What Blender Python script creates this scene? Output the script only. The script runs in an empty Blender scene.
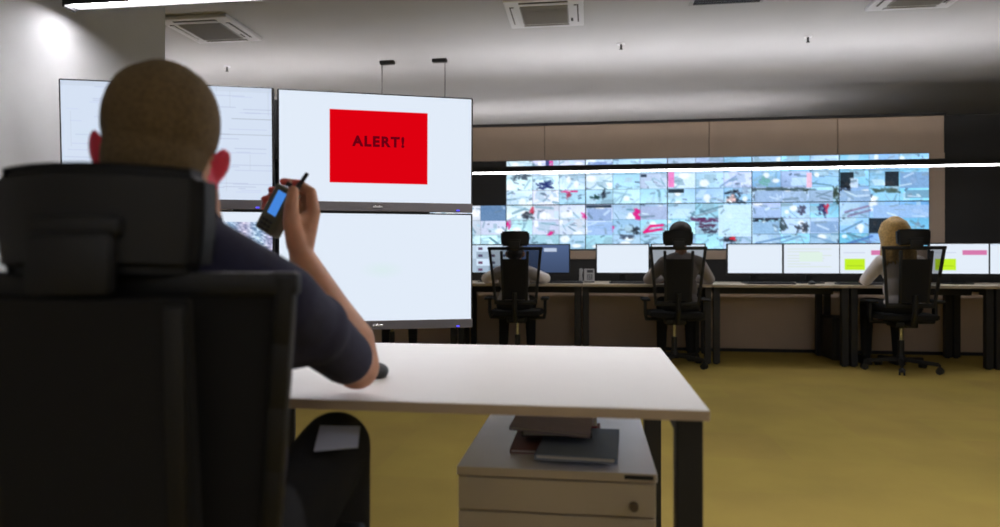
import bpy, bmesh, math, random
import numpy as np
from mathutils import Vector, Matrix, Euler
random.seed(7)
SC = bpy.context.scene
COL = SC.collection
PI = math.pi
TH = math.radians(7.6)
CT, ST = math.cos(TH), math.sin(TH)
F = 675.0; HY = 258.0; EYE = 1.0
# ------------------------------------------------------------------ camera, world, exposure
cam_data = bpy.data.cameras.new('camera')
cam_ob = bpy.data.objects.new('camera', cam_data); COL.objects.link(cam_ob)
cam_data.sensor_width = 36; cam_data.lens = 36*F/1000
cam_data.shift_y = -(263.5-HY)/1000
cam_data.clip_start = 0.05
cam_ob.location = (0, 0, EYE); cam_ob.rotation_euler = (PI/2, 0, TH)
cam_data.dof.use_dof = True; cam_data.dof.focus_distance = 2.9; cam_data.dof.aperture_fstop = 2.4
SC.camera = cam_ob
w = bpy.data.worlds.new('world'); SC.world = w; w.use_nodes = True
w.node_tree.nodes['Background'].inputs[0].default_value = (.02, .02, .022, 1)
SC.view_settings.view_transform = 'Standard'; SC.view_settings.look = 'None'
SC.view_settings.exposure = 0.0; SC.view_settings.gamma = 1.0
L_NEAR = 42.0      # near linear lamp
L_FAR = 14.0        # far linear lamp, downwards
L_FAR_UP = 54.0     # far linear lamp, upwards
L_FILL = 21.0     # added unseen fill lamps, over the aisle and behind the camera

def cam(c, d, z): return Vector((c*CT-d*ST, c*ST+d*CT, z))
def pix(px, py, d): return cam((px-500)/F*d, d, EYE+(HY-py)/F*d)
def ray_x(px, Y):
    u = (px-500)/F
    return Y*(u*CT-ST)/(CT+u*ST)
# ------------------------------------------------------------------ materials
def srgb(r, g, b):
    f = lambda v: (v/255/12.92) if v/255 <= .04045 else ((v/255+.055)/1.055)**2.4
    return (f(r), f(g), f(b), 1)
def mat(name, col, rough=.6, metal=0, noise=0, nscale=30, bump=0, bscale=200, emis=None, es=1, spec=.5, alpha=1, sss=0, coat=0):
    m = bpy.data.materials.new(name); m.use_nodes = True
    nt = m.node_tree; N = nt.nodes; L = nt.links; p = N['Principled BSDF']
    p.inputs['Base Color'].default_value = (*col[:3], 1); p.inputs['Roughness'].default_value = rough
    p.inputs['Metallic'].default_value = metal; p.inputs['Specular IOR Level'].default_value = spec
    p.inputs['Alpha'].default_value = alpha; p.inputs['Coat Weight'].default_value = coat
    if sss:
        p.inputs['Subsurface Weight'].default_value = sss; p.inputs['Subsurface Radius'].default_value = (1, .3, .15)
        p.inputs['Subsurface Scale'].default_value = .012
    if emis:
        p.inputs['Emission Color'].default_value = (*emis[:3], 1); p.inputs['Emission Strength'].default_value = es
    tc = N.new('ShaderNodeTexCoord')
    if noise:
        n = N.new('ShaderNodeTexNoise'); n.inputs['Scale'].default_value = nscale; n.inputs['Detail'].default_value = 5
        L.new(tc.outputs['Object'], n.inputs['Vector'])
        r = N.new('ShaderNodeValToRGB')
        r.color_ramp.elements[0].position = .3; r.color_ramp.elements[1].position = .7
        r.color_ramp.elements[0].color = (*[c*(1-noise) for c in col[:3]], 1)
        r.color_ramp.elements[1].color = (*[min(1, c*(1+noise)) for c in col[:3]], 1)
        L.new(n.outputs['Fac'], r.inputs['Fac']); L.new(r.outputs['Color'], p.inputs['Base Color'])
    if bump:
        n2 = N.new('ShaderNodeTexNoise'); n2.inputs['Scale'].default_value = bscale; n2.inputs['Detail'].default_value = 3
        L.new(tc.outputs['Object'], n2.inputs['Vector'])
        b = N.new('ShaderNodeBump'); b.inputs['Strength'].default_value = bump; b.inputs['Distance'].default_value = .003
        L.new(n2.outputs['Fac'], b.inputs['Height']); L.new(b.outputs['Normal'], p.inputs['Normal'])
    return m
def emat(name, col, s=1):
    m = bpy.data.materials.new(name); m.use_nodes = True; nt = m.node_tree; nt.nodes.clear()
    e = nt.nodes.new('ShaderNodeEmission'); o = nt.nodes.new('ShaderNodeOutputMaterial')
    e.inputs[0].default_value = (*col[:3], 1); e.inputs[1].default_value = s
    nt.links.new(e.outputs[0], o.inputs[0]); return m
def vmat(name, s=1):
    m = emat(name, (1, 1, 1), s); nt = m.node_tree
    a = nt.nodes.new('ShaderNodeAttribute'); a.attribute_name = 'picture'
    e = [n for n in nt.nodes if n.type == 'EMISSION'][0]
    nt.links.new(a.outputs['Color'], e.inputs[0]); return m

M_wall = mat('painted_wall', srgb(205, 205, 206), .95, spec=.15, noise=.03, nscale=6, bump=.25, bscale=150)
M_ceil = mat('ceiling_paint', srgb(196, 196, 198), .9, noise=.02, nscale=3)
M_tan = mat('tan_laminate', srgb(176, 156, 138), .55, noise=.03, nscale=4)
M_tan2 = mat('lightened_tan_laminate', srgb(214, 192, 172), .6, noise=.03, nscale=4)  # tan laminate lightened to stand in for missing light under the desks
M_black = mat('matt_black_wall', srgb(38, 38, 38), .8)
M_dark = mat('black_plastic', srgb(24, 24, 25), .5, bump=.1, bscale=400)
M_darkfab = mat('black_mesh_fabric', srgb(24, 24, 25), .9, noise=.15, nscale=300, bump=.4, bscale=900)
M_steel = mat('black_steel', srgb(34, 34, 36), .5)
M_chrome = mat('chrome', (.7, .7, .7), .2, 1)
M_knob = mat('bronze_knob', srgb(110, 92, 72), .4)
M_white = mat('white_laminate', srgb(238, 234, 229), .42, noise=.01, nscale=12)
M_edge = mat('beige_edge_band', srgb(190, 168, 140), .6)
M_bench = mat('far_desk_laminate', srgb(205, 190, 168), .5, noise=.03, nscale=15)
M_ped = mat('pedestal_laminate', srgb(204, 188, 162), .55, noise=.03, nscale=10)
M_pedtop = mat('pedestal_top_lightened', srgb(232, 230, 238), .3, noise=.02, nscale=10)  # paler than the body, stands for screen light reflected on the top
M_bezel = mat('bezel_dark_grey', srgb(112, 108, 110), .4)
M_silver = mat('silver_badge', (.8, .8, .8), .25, .8)
M_led = emat('blue_led', (.1, .08, 1.0), 1.5)
M_skin = mat('skin', (.56, .27, .155), .5, noise=.08, nscale=40, sss=.15, bump=.15, bscale=300)
M_ear = mat('backlit_ear_skin', (.85, .04, .09), .5, sss=.3)  # red stands for screen light shining through the ears
M_tip = mat('red_lit_fingertip_skin', (.62, .10, .07), .5, sss=.3)  # light on the fingertips put into the skin colour
M_hair = mat('short_brown_hair', (.15, .098, .040), .9, noise=.25, nscale=160, bump=1.0, bscale=350)
M_hair2 = mat('dark_hair', (.03, .022, .018), .6, noise=.2, nscale=80, bump=.6, bscale=200)
M_blond = mat('blond_hair', (.55, .34, .10), .5, noise=.25, nscale=60, bump=.7, bscale=150)
M_navy = mat('navy_cotton', (.022, .022, .055), .85, noise=.12, nscale=60, bump=.5, bscale=700)
M_trous = mat('black_trousers', (.012, .012, .014), .85, bump=.4, bscale=500)
M_midgr = mat('mid_grey_shirt', srgb(165, 157, 155), .85)
M_greysh = mat('pale_grey_shirt', srgb(240, 232, 230), .85, noise=.05, nscale=20, bump=.3, bscale=300)
M_darkcl = mat('dark_shirt', srgb(45, 44, 48), .85, noise=.08, nscale=40)
M_paper = mat('pale_paper', srgb(186, 192, 212), .7)

def carpet():
    m = bpy.data.materials.new('yellow_carpet'); m.use_nodes = True
    nt = m.node_tree; N = nt.nodes; L = nt.links; p = N['Principled BSDF']; p.inputs['Roughness'].default_value = .95
    p.inputs['Specular IOR Level'].default_value = .1
    tc = N.new('ShaderNodeTexCoord')
    br = N.new('ShaderNodeTexBrick'); br.offset = 0
    br.inputs['Scale'].default_value = 1; br.inputs['Brick Width'].default_value = .5; br.inputs['Row Height'].default_value = .5
    br.inputs['Mortar Size'].default_value = .0
    br.inputs['Color1'].default_value = srgb(186, 164, 88); br.inputs['Color2'].default_value = srgb(182, 158, 88)
    L.new(tc.outputs['Object'], br.inputs['Vector'])
    n = N.new('ShaderNodeTexNoise'); n.inputs['Scale'].default_value = 1.6; n.inputs['Detail'].default_value = 6
    L.new(tc.outputs['Object'], n.inputs['Vector'])
    r = N.new('ShaderNodeValToRGB'); r.color_ramp.elements[0].position = .35; r.color_ramp.elements[1].position = .65
    r.color_ramp.elements[0].color = (.9, .9, .9, 1); r.color_ramp.elements[1].color = (1.05, 1.05, 1.0, 1)
    L.new(n.outputs['Fac'], r.inputs['Fac'])
    mx = N.new('ShaderNodeMix'); mx.data_type = 'RGBA'; mx.blend_type = 'MULTIPLY'; mx.inputs[0].default_value = 1
    L.new(br.outputs['Color'], mx.inputs[6]); L.new(r.outputs['Color'], mx.inputs[7])
    L.new(mx.outputs[2], p.inputs['Base Color'])
    n2 = N.new('ShaderNodeTexNoise'); n2.inputs['Scale'].default_value = 350
    L.new(tc.outputs['Object'], n2.inputs['Vector'])
    b = N.new('ShaderNodeBump'); b.inputs['Strength'].default_value = .6; b.inputs['Distance'].default_value = .004
    L.new(n2.outputs['Fac'], b.inputs['Height']); L.new(b.outputs['Normal'], p.inputs['Normal'])
    return m
M_carpet = carpet()
# ------------------------------------------------------------------ mesh helpers
def rot(ax, a): return Matrix.Rotation(a, 4, ax)
def box(bm, x0, x1, y0, y1, z0, z1, bev=0, M=None, seg=2):
    t = bmesh.new()
    bmesh.ops.create_cube(t, size=1, matrix=Matrix.Translation(((x0+x1)/2, (y0+y1)/2, (z0+z1)/2)) @ Matrix.Diagonal((abs(x1-x0), abs(y1-y0), abs(z1-z0), 1)))
    if bev: bmesh.ops.bevel(t, geom=t.edges[:], offset=bev, segments=seg, affect='EDGES', profile=.5)
    return merge(bm, t, M)
def merge(bm, t, M=None):
    if M is not None: bmesh.ops.transform(t, matrix=M, verts=t.verts)
    me = bpy.data.meshes.new('tmp'); t.to_mesh(me); t.free(); bm.from_mesh(me); bpy.data.meshes.remove(me)
    return bm
def nb(): return bmesh.new()
def frame_between(p0, p1):
    p0, p1 = Vector(p0), Vector(p1); d = p1-p0
    q = d.to_track_quat('Z', 'Y') if d.length > 1e-9 else Matrix.Identity(3).to_quaternion()
    return Matrix.Translation((p0+p1)/2) @ q.to_matrix().to_4x4(), d.length
def cyl(bm, p0, p1, r0, r1=None, seg=16, M=None):
    r1 = r0 if r1 is None else r1
    m, l = frame_between(p0, p1); t = bmesh.new()
    bmesh.ops.create_cone(t, cap_ends=True, segments=seg, radius1=r0, radius2=r1, depth=l, matrix=m)
    return merge(bm, t, M)
def ball(bm, c, r, seg=18, M=None, R=None):
    r = (r, r, r) if not hasattr(r, '__len__') else r
    t = bmesh.new()
    m = Matrix.Translation(Vector(c)) @ (R if R is not None else Matrix.Identity(4)) @ Matrix.Diagonal((*r, 1))
    bmesh.ops.create_uvsphere(t, u_segments=seg, v_segments=max(8, seg//2+2), radius=1, matrix=m)
    return merge(bm, t, M)
def cap(bm, p0, r0, p1, r1, M=None, seg=16):
    ball(bm, p0, r0, seg, M); ball(bm, p1, r1, seg, M); cyl(bm, p0, p1, r0, r1, seg, M); return bm
def chain(bm, pts, rs, M=None, seg=16):
    for i in range(len(pts)-1): cap(bm, pts[i], rs[i], pts[i+1], rs[i+1], M, seg)
    return bm
def tube(bm, pts, r, seg=10, M=None):
    for i in range(len(pts)-1):
        cyl(bm, pts[i], pts[i+1], r, r, seg, M)
        if i: ball(bm, pts[i], r, seg, M)
    return bm
def quad(bm, pts):
    vs = [bm.verts.new(p) for p in pts]; bm.faces.new(vs); return bm
def obj(name, bm, m, parent=None, smooth=False, loc=None, rotz=None):
    bmesh.ops.recalc_face_normals(bm, faces=bm.faces)
    me = bpy.data.meshes.new(name); bm.to_mesh(me); bm.free()
    for k in (m if isinstance(m, (list, tuple)) else [m]): me.materials.append(k)
    if smooth:
        me.polygons.foreach_set('use_smooth', [True]*len(me.polygons))
        try: me.set_sharp_from_angle(angle=math.radians(38))
        except Exception: pass
    o = bpy.data.objects.new(name, me); COL.objects.link(o)
    if parent: o.parent = parent
    if loc is not None: o.location = loc
    if rotz is not None: o.rotation_euler = (0, 0, rotz)
    return o
def tag(o, label, cat, group=None):
    o['label'] = label; o['category'] = cat
    if group: o['group'] = group
    return o
def thing(name, label, cat, loc=(0, 0, 0), rotz=0, group=None):
    o = bpy.data.objects.new(name, None); COL.objects.link(o); o.empty_display_size = .1
    o.location = loc; o.rotation_euler = (0, 0, rotz)
    return tag(o, label, cat, group)
def struct(name, bm, m, parent=None):
    o = obj(name, bm, m, parent)
    if not parent: o['kind'] = 'structure'
    return o
def dup(root, loc, rotz, label):
    def cp(o, par):
        c = o.copy(); COL.objects.link(c)
        if par is not None: c.parent = par
        for ch in [x for x in kids.get(o.name, [])]: cp(ch, c)
        return c
    kids = {}
    for o in list(COL.objects):
        if o.parent: kids.setdefault(o.parent.name, []).append(o)
    r = cp(root, None); r.location = loc; r.rotation_euler = (0, 0, rotz); r['label'] = label
    return r
def remesh(name, bm, voxel, mats, parent=None, smooth_it=4, classify=None):
    me = bpy.data.meshes.new('tmp_r'); bm.to_mesh(me); bm.free()
    o = bpy.data.objects.new('tmp_r', me); COL.objects.link(o)
    md = o.modifiers.new('r', 'REMESH'); md.mode = 'VOXEL'; md.voxel_size = voxel; md.use_smooth_shade = True
    sm = o.modifiers.new('s', 'SMOOTH'); sm.iterations = smooth_it; sm.factor = .5
    dg = bpy.context.evaluated_depsgraph_get(); dg.update()
    me2 = bpy.data.meshes.new_from_object(o.evaluated_get(dg)); me2.name = name
    bpy.data.objects.remove(o); bpy.data.meshes.remove(me)
    me2.materials.clear()
    for k in (mats if isinstance(mats, (list, tuple)) else [mats]): me2.materials.append(k)
    me2.polygons.foreach_set('use_smooth', [True]*len(me2.polygons))
    if classify:
        for p in me2.polygons: p.material_index = classify(p.center)
    o2 = bpy.data.objects.new(name, me2); COL.objects.link(o2)
    if parent: o2.parent = parent
    return o2

# ------------------------------------------------------------------ the room
CEIL = 3.0
b = nb(); box(b, -6, 8, -4, 11, -.1, 0); struct('floor', b, M_carpet)
b = nb(); box(b, -6, 8, -4, 11, CEIL, CEIL+.1); struct('ceiling', b, M_ceil)
WX = -1.78
b = nb(); box(b, WX-.15, WX, -4, 2.64, 0, CEIL); struct('wall_left', b, M_wall)
b = nb(); box(b, -6.1, -6, -4, 11, 0, CEIL); struct('wall_left_far', b, M_wall)
b = nb(); box(b, -6, 8, 11, 11.1, 0, CEIL); struct('wall_far', b, M_wall)
b = nb(); box(b, -6, 8, -4.1, -4, 0, CEIL); struct('wall_back', b, M_wall)
b = nb(); box(b, 8, 8.1, -4, 11, 0, CEIL); struct('wall_right', b, M_black)
b = nb(); box(b, WX, WX+.012, -4, 2.64, 0, .07, .003); struct('baseboard_left', b, M_steel)
# partition carrying the video wall
PX1 = 3.62
wf = nb(); box(wf, -4.2, PX1, 7.52, 7.62, 0, 2.485)
wf = struct('wall_front', wf, M_black)
edges = [-4.2, -2.27, -.5, 1.27, 2.58, PX1]
for i in range(5):
    b = nb(); box(b, edges[i]+.003, edges[i+1]-.003, 7.50, 7.53, 2.085, 2.47, .003, seg=1); obj('cladding_panel', b, M_tan, wf)
b = nb(); box(b, -4.2, PX1+.01, 7.485, 7.62, 2.473, 2.497); obj('top_rail', b, M_steel, wf)
b = nb(); box(b, 3.462, PX1, 7.49, 7.53, .985, 2.083, .003, seg=1); obj('cladding_panel', b, M_tan, wf)
b = nb(); box(b, -4.2, 3.46, 7.40, 7.53, .985, 1.08, .004, seg=1); obj('ledge_board', b, M_tan, wf)
b = nb(); box(b, -4.2, -.932, 7.47, 7.53, 1.59, 2.08); obj('blanking_panel', b, M_black, wf)
lx = [-4.2, -2.6, -1.3, -.08, 1.14, 2.36, 3.6, 4.9]
for i in range(7):
    b = nb(); box(b, lx[i]+.003, lx[i+1]-.003, 7.49, 7.53, .03, .735, .003, seg=1); obj('lower_panel', b, M_tan2, wf)
b = nb(); box(b, PX1+.01, 8, 7.53, 7.65, 0, 2.48); struct('wall_front_right', b, M_black)
b = nb(); box(b, -4.2, 8, 7.478, 7.50, 0, .035); struct('baseboard_front', b, M_steel)

# ------------------------------------------------------------------ video wall picture
VX0, VX1, VZ0, VZ1 = -1.8, 3.45, 1.09, 2.08
MW, MH = .875, .4925
RX, RZ = 84, 48                     # samples per display
W, H = RX*6, RZ*2
VY = 7.44
rs = np.random.RandomState(5)
img = np.zeros((H, W, 3))
yy, xx = np.mgrid[0:H, 0:W]
def line(sub, x0, y0, x1, y1, wd, col, a=1):
    h, w_ = sub.shape[:2]; y, x = np.mgrid[0:h, 0:w_]
    dx, dy = x1-x0, y1-y0; L2 = dx*dx+dy*dy+1e-6
    t = np.clip(((x-x0)*dx+(y-y0)*dy)/L2, 0, 1)
    d = np.hypot(x-x0-t*dx, y-y0-t*dy); k = (np.clip(wd-d+.5, 0, 1)*a)[..., None]
    sub[:] = sub*(1-k)+np.array(col)/255*k
def blobp(sub, cx, cy, rx, ry, col, a=1):
    h, w_ = sub.shape[:2]; y, x = np.mgrid[0:h, 0:w_]
    k = (np.clip((1-np.hypot((x-cx)/rx, (y-cy)/ry))*2.5, 0, 1)*a)[..., None]
    sub[:] = sub*(1-k)+np.array(col)/255*k
def quadp(sub, cx, cy, rx, ry, col, a=1):
    h, w_ = sub.shape[:2]; y, x = np.mgrid[0:h, 0:w_]
    sk = rs.uniform(-.8, .8); k = ((np.abs(x-cx-sk*(y-cy)) < rx) & (np.abs(y-cy) < ry))[..., None]*a
    sub[:] = sub*(1-k)+np.array(col)/255*k
def soft(cx, cy, rx, ry, col, a=1):
    n = max(5, int(rx*ry*1.0)); n = min(n, 26)
    for _ in range(n):
        x0 = cx+rs.uniform(-1, 1)*rx*.8; y0 = cy+rs.uniform(-1, 1)*ry*.8
        line(img, x0, y0, x0+rs.uniform(-1, 1)*rx*.5, y0+rs.uniform(-1, 1)*ry*.5, rs.uniform(.5, 1.2), col, a*rs.uniform(.5, .9))
cw, ch = RX//3, RZ//3
for r in range(6):
    for c in range(18):
        sub = img[r*ch:(r+1)*ch, c*cw:(c+1)*cw]
        right = c/18
        base = np.array([226-84*right+rs.randint(-26, 16), 242-46*right+rs.randint(-12, 8), 252-8*right])/255
        gy = np.linspace(rs.uniform(-.10, .06), rs.uniform(-.08, .08), ch)[:, None, None]
        gx = np.linspace(rs.uniform(-.08, .08), rs.uniform(-.08, .08), cw)[None, :, None]
        sub[:] = base+gy+gx
        for k in range(rs.randint(4, 8)):          # floor / corridor lines
            x0, y0 = rs.uniform(0, cw), rs.uniform(0, ch)
            a = rs.uniform(0, PI); l = rs.uniform(6, 22)
            g = rs.randint(110, 200)
            line(sub, x0, y0, x0+l*math.cos(a), y0+l*math.sin(a)*.6, rs.uniform(.3, 1.4), (g-30, g+10, g+32), rs.uniform(.4, .9))
        for k in range(rs.randint(1, 4)):
            g = rs.randint(150, 225)
            quadp(sub, rs.uniform(0, cw), rs.uniform(0, ch), rs.uniform(2, 8), rs.uniform(1.5, 5), (g-25, g+8, g+28), rs.uniform(.3, .8))
        for k in range(rs.randint(1, 6)):
            g = rs.randint(60, 150)
            x0, y0, l = rs.uniform(0, cw), rs.uniform(0, ch), rs.uniform(0, 5)
            line(sub, x0, y0, x0+l, y0+rs.uniform(-2, 2), rs.uniform(.4, 1.1), (g-16, g, g+26), rs.uniform(.4, .8))
        for k in range(rs.randint(0, 3)):
            blobp(sub, rs.uniform(0, cw), rs.uniform(0, ch), rs.uniform(2, 7), rs.uniform(2, 5), (245, 250, 255), .8)
        e = .12 if rs.rand() < .6 else .22
        sub[0, :] *= (1-e); sub[:, 0] *= (1-e)
def px_to_w(px, py):
    u = (px-500)/F; X = ray_x(px, VY); d = VY/(CT+u*ST); z = EYE+(HY-py)/F*d
    return (X-VX0)/(VX1-VX0)*W, (VZ1-z)/(VZ1-VZ0)*H
def prect(x0, y0, x1, y1, col, a=1, soft_=False):
    i0, j0 = px_to_w(x0, y0); i1, j1 = px_to_w(x1, y1)
    if soft_: soft((i0+i1)/2, (j0+j1)/2, abs(i1-i0)/2+.3, abs(j1-j0)/2+.3, col, a); return
    k = ((xx >= i0) & (xx < i1) & (yy >= j0) & (yy < j1))
    img[k] = img[k]*(1-a)+np.array(col)/255*a
MG = (214, 30, 130); DK = (38, 44, 56); NV = (42, 54, 110)
for a in [(512, 174, 528, 180, (70, 84, 100)), (536, 181, 552, 188, NV), (587, 195, 598, 198, (30, 60, 60)), (602, 189, 605, 200, DK),
          (521, 212, 534, 219, (60, 66, 78)), (529, 207, 533, 213, (200, 40, 70)), (546, 230, 553, 235, MG), (506, 219, 510, 229, MG),
          (582, 213, 586, 220, MG), (633, 208, 640, 220, MG), (611, 225, 613, 232, MG), (631, 228, 640, 234, DK), (619, 235, 632, 238.5, (60, 70, 90)),
          (723, 190, 742, 202, DK), (728, 195, 736, 200, (235, 200, 200)), (735, 185, 752, 193, (130, 150, 185)),
          (722, 234, 736, 242, DK), (730, 236, 736, 241, (210, 40, 60)), (753, 217, 781, 221, DK), (779, 219, 787, 232, (58, 74, 82)),
          (692, 218, 719, 222, (90, 50, 90)), (697, 224, 715, 227, (80, 50, 80)), (700, 229, 718, 233, (60, 60, 80)),
          (753, 188, 756, 202, (60, 72, 80)), (753, 188, 812, 190, (70, 90, 96)), (839, 186, 852, 191, DK), (801, 188, 807, 200, (52, 66, 58)), (833, 186, 839, 202, (52, 66, 58)),
          (862, 192, 872, 199, (50, 70, 100)), (872, 188, 898, 192, (70, 90, 84)), (797, 205, 806, 214, (70, 70, 96)), (818, 203, 826, 216, (54, 56, 100)),
          (824, 203, 828, 212, (196, 50, 80)), (796, 222, 808, 233, (62, 70, 84)), (568, 190, 562, 192, MG), (566, 191, 570, 200, (160, 60, 90)),
          (575, 218, 584, 228, (200, 210, 225)), (760, 175, 770, 186, (110, 170, 170)), (845, 240, 880, 246, (110, 140, 190))]:
    prect(*a, 1 if a[4] != (130, 150, 185) else .6, True)
for a in [(549, 160, 553, 168, MG), (545, 160, 549, 168, NV), (560, 190, 577, 192.3, (208, 40, 110)), (668, 172, 674, 187, (232, 120, 190)),
          (640, 174, 646, 177, (36, 50, 70)), (668, 189, 684, 192.3, (28, 38, 48)), (840, 172, 854, 187, (24, 28, 34)), (885, 171, 899, 186, (24, 28, 34)),
          (869, 218, 890, 233, (24, 28, 34)), (586, 205, 611, 208, (36, 50, 66)), (587, 208.5, 611, 220.5, (138, 160, 200)), (640, 206, 668, 219, (165, 176, 208)),
          (480, 205.5, 506, 221, (84, 112, 150)), (588, 162, 612, 165, (120, 140, 190)), (806, 172, 812, 187, (240, 190, 215)),
          (851, 178, 858, 187, (200, 215, 235)), (587, 222, 612, 235, (150, 178, 220)), (900, 172, 929, 187, (120, 150, 190)), (905, 190, 929, 197, (110, 146, 170)),
          (755, 191, 782, 203, (148, 172, 205)), (783, 191, 806, 203, (160, 184, 214)), (808, 190, 832, 203, (150, 172, 200)), (840, 190, 871, 202, (140, 168, 200)),
          (753, 207, 780, 218, (158, 182, 220)), (753, 222, 779, 233, (140, 172, 205)), (810, 221, 838, 232, (130, 158, 195)), (873, 205, 929, 218, (150, 180, 220)),
          (718, 205, 752, 236, (200, 226, 240)), (480, 253, 506, 275, (220, 230, 245))]:
    bright = sum(a[4]) > 330 and a[4][0] < 215
    prect(*a[:4], [min(255, v+(0, 6, 12)[q_]) for q_, v in enumerate(a[4])] if bright else a[4], .88)
    if bright:
        i0, j0 = px_to_w(*a[:2]); i1, j1 = px_to_w(*a[2:4]); sub = img[max(0, int(j0)):int(j1), max(0, int(i0)):int(i1)]
        for k in range(4):
            x0, y0 = rs.uniform(0, i1-i0), rs.uniform(0, j1-j0); g = rs.choice([120, 150, 225, 240])
            line(sub, x0, y0, x0+rs.uniform(-14, 14), y0+rs.uniform(-6, 6), rs.uniform(.4, 1.3), (g-20, g+5, min(255, g+28)), .7)
for (x0, y0, x1, y1) in [(644, 232, 650, 226), (650, 226, 662, 225), (644, 232, 661, 229)]:
    i0, j0 = px_to_w(x0, y0); i1, j1 = px_to_w(x1, y1); line(img, i0, j0, i1, j1, 1.3, (220, 20, 120))
for (x0, y0, x1, y1, c_) in [(842, 231, 862, 221, (90, 130, 170)), (845, 244, 872, 236, (70, 110, 180)), (756, 243, 790, 236, (90, 130, 180)), (770, 246, 800, 236, (110, 150, 190)),
                         (845, 212, 868, 206, (130, 110, 150)), (848, 216, 870, 210, (120, 110, 150)), (700, 212, 722, 206, (90, 120, 140)), (696, 216, 716, 210, (130, 150, 170)),
                         (812, 236, 835, 243, (110, 150, 190)), (880, 244, 900, 236, (100, 140, 200)), (720, 186, 735, 176, (120, 150, 190))]:
    i0, j0 = px_to_w(x0, y0); i1, j1 = px_to_w(x1, y1); line(img, i0, j0, i1, j1, 1.0, c_, .8)
img = np.clip(img+rs.normal(0, .015, img.shape[:2])[..., None], 0, 1)
lin = np.where(img <= .04045, img/12.92, ((img+.055)/1.055)**2.4)
M_video = vmat('screen_picture', 1.0)
M_feeds = vmat('video_feeds', 1.18)
def picture_grid(name, P0, ux, uz, w_, h_, arr, parent, m):
    """flat screen mesh with one colour per vertex; arr is rows top to bottom, linear colours"""
    h, w2 = arr.shape[:2]
    gx = np.linspace(0, w_, w2); gz = np.linspace(0, h_, h)
    P0 = np.array(P0); ux = np.array(ux); uz = np.array(uz)
    co = P0+gx[None, :, None]*ux-gz[:, None, None]*uz
    vs = co.reshape(-1, 3)
    idx = np.arange(h*w2).reshape(h, w2)
    fs = np.stack([idx[:-1, :-1], idx[1:, :-1], idx[1:, 1:], idx[:-1, 1:]], -1).reshape(-1, 4)
    me = bpy.data.meshes.new(name); me.from_pydata(vs.tolist(), [], fs.tolist())
    ca = me.color_attributes.new('picture', 'FLOAT_COLOR', 'POINT')
    ca.data.foreach_set('color', np.concatenate([arr.reshape(-1, 3), np.ones((h*w2, 1))], 1).ravel())
    me.materials.append(m); me.update()
    o = bpy.data.objects.new(name, me); COL.objects.link(o); o.parent = parent
    return o
vw = thing('video_wall', 'large video wall of many small camera pictures on the far partition', 'video wall', (0, 7.5, VZ0))
for r in range(2):
    for c in range(6):
        if r == 0 and c == 0: continue
        x0 = VX0+c*MW; z1 = VZ1-r*MH
        b = nb(); box(b, x0+.0015, x0+MW-.0015, -.05, 0, z1-MH+.0015-VZ0, z1-.0015-VZ0, .002, seg=1)
        d = obj('display', b, M_steel, vw)
        picture_grid('screen', (x0+.004, -.052, z1-.004-VZ0), (1, 0, 0), (0, 0, 1), MW-.008, MH-.008,
                     lin[r*RZ:(r+1)*RZ, c*RX:(c+1)*RX], d, M_feeds)
# ------------------------------------------------------------------ ceiling things
def hung_lamp(x0, x1, y, z, label, up, strength, wires, flush=False):
    t = thing('linear_lamp', label, 'lamp', (0, y, z), 0)
    M_l = emat('lamp_diffuser', (.98, .96, 1.0), strength)
    b = nb(); box(b, x0, x1, -.026, .026, .022, .056, .003, seg=1)
    box(b, x0, x1, -.026, -.022, .05, .078); box(b, x0, x1, .022, .026, .05, .078); obj('housing', b, M_dark, t)
    b = nb(); box(b, x0+.006, x1-.006, -.022, .022, .019 if flush else .011, .0225, .0015 if flush else .003, seg=2); obj('diffuser', b, M_l, t)
    for xe in ((x0-.004, x0+.006), (x1-.006, x1+.004)):
        b = nb(); box(b, *xe, -.027, .027, .005, .079, .002, seg=1); obj('end_cap', b, M_dark, t)
    if flush:
        for ye in (-.025, .025):
            b = nb(); box(b, x0, x1, ye-.002, ye+.002, .012, .03); obj('side_lip', b, M_dark, t)
    if up:
        b = nb(); box(b, x0+.01, x1-.01, -.0215, .0215, .0565, .060); o = obj('upward_diffuser', b, emat('lamp_upward', (1, .95, .95), up), t)
    for wx, side in wires:
        b = nb(); cyl(b, (wx, 0, .07), (wx, 0, CEIL-z), .0035, seg=8); wr = obj('wire', b, M_steel, t)
        b = nb(); box(b, min(wx-.02*side, wx+.13*side), max(wx-.02*side, wx+.13*side), -.03, .03, CEIL-z-.035, CEIL-z, .006); obj('canopy', b, M_dark, wr)
    return t
ZL = 1.827
w1 = ray_x(382, 6.64); w2 = ray_x(445, 6.64)
hung_lamp(-5.6, w1+.02, 6.64, ZL, 'long hanging lamp mostly hidden behind the wide screens, left one of the far row', L_FAR_UP, L_FAR, [(w1, 1), (ray_x(165, 6.64), 1)])
hung_lamp(w2-.02, 4.3, 6.64, ZL, 'long thin white hanging lamp crossing in front of the video wall', L_FAR_UP, L_FAR, [(w2, -1), (4.2, 1)])
hung_lamp(WX+.05, 3.6, 2.05, ZL, 'bright white hanging lamp reaching the left wall above the wide screens', 0, L_NEAR, [(1.2, 1), (3.4, 1)], True)
hung_lamp(-5.6, 2.6, 9.0, ZL, 'unseen lamp added behind the tan partition to light the ceiling beyond it', 48, 4, [(-4.6, 1), (-3.2, 1)])  # added lamp, carries the ceiling glow past the partition
for y in (0.0,):
    hung_lamp(0.3, 4.6, y, 2.6, 'unseen fill lamp added over the aisle right of the seated man', 0, L_FILL, [(.8, 1), (4.2, 1)])  # added unseen lamp for fill light and the near desk's floor shadow
hung_lamp(0.4, 5.5, 3.5, 2.85, 'unseen fill lamp added above the aisle to brighten the far desks and people', 0, 30, [(1.5, 1), (4.2, 1)], True)  # added out of view to brighten the far people and lower panels
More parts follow.
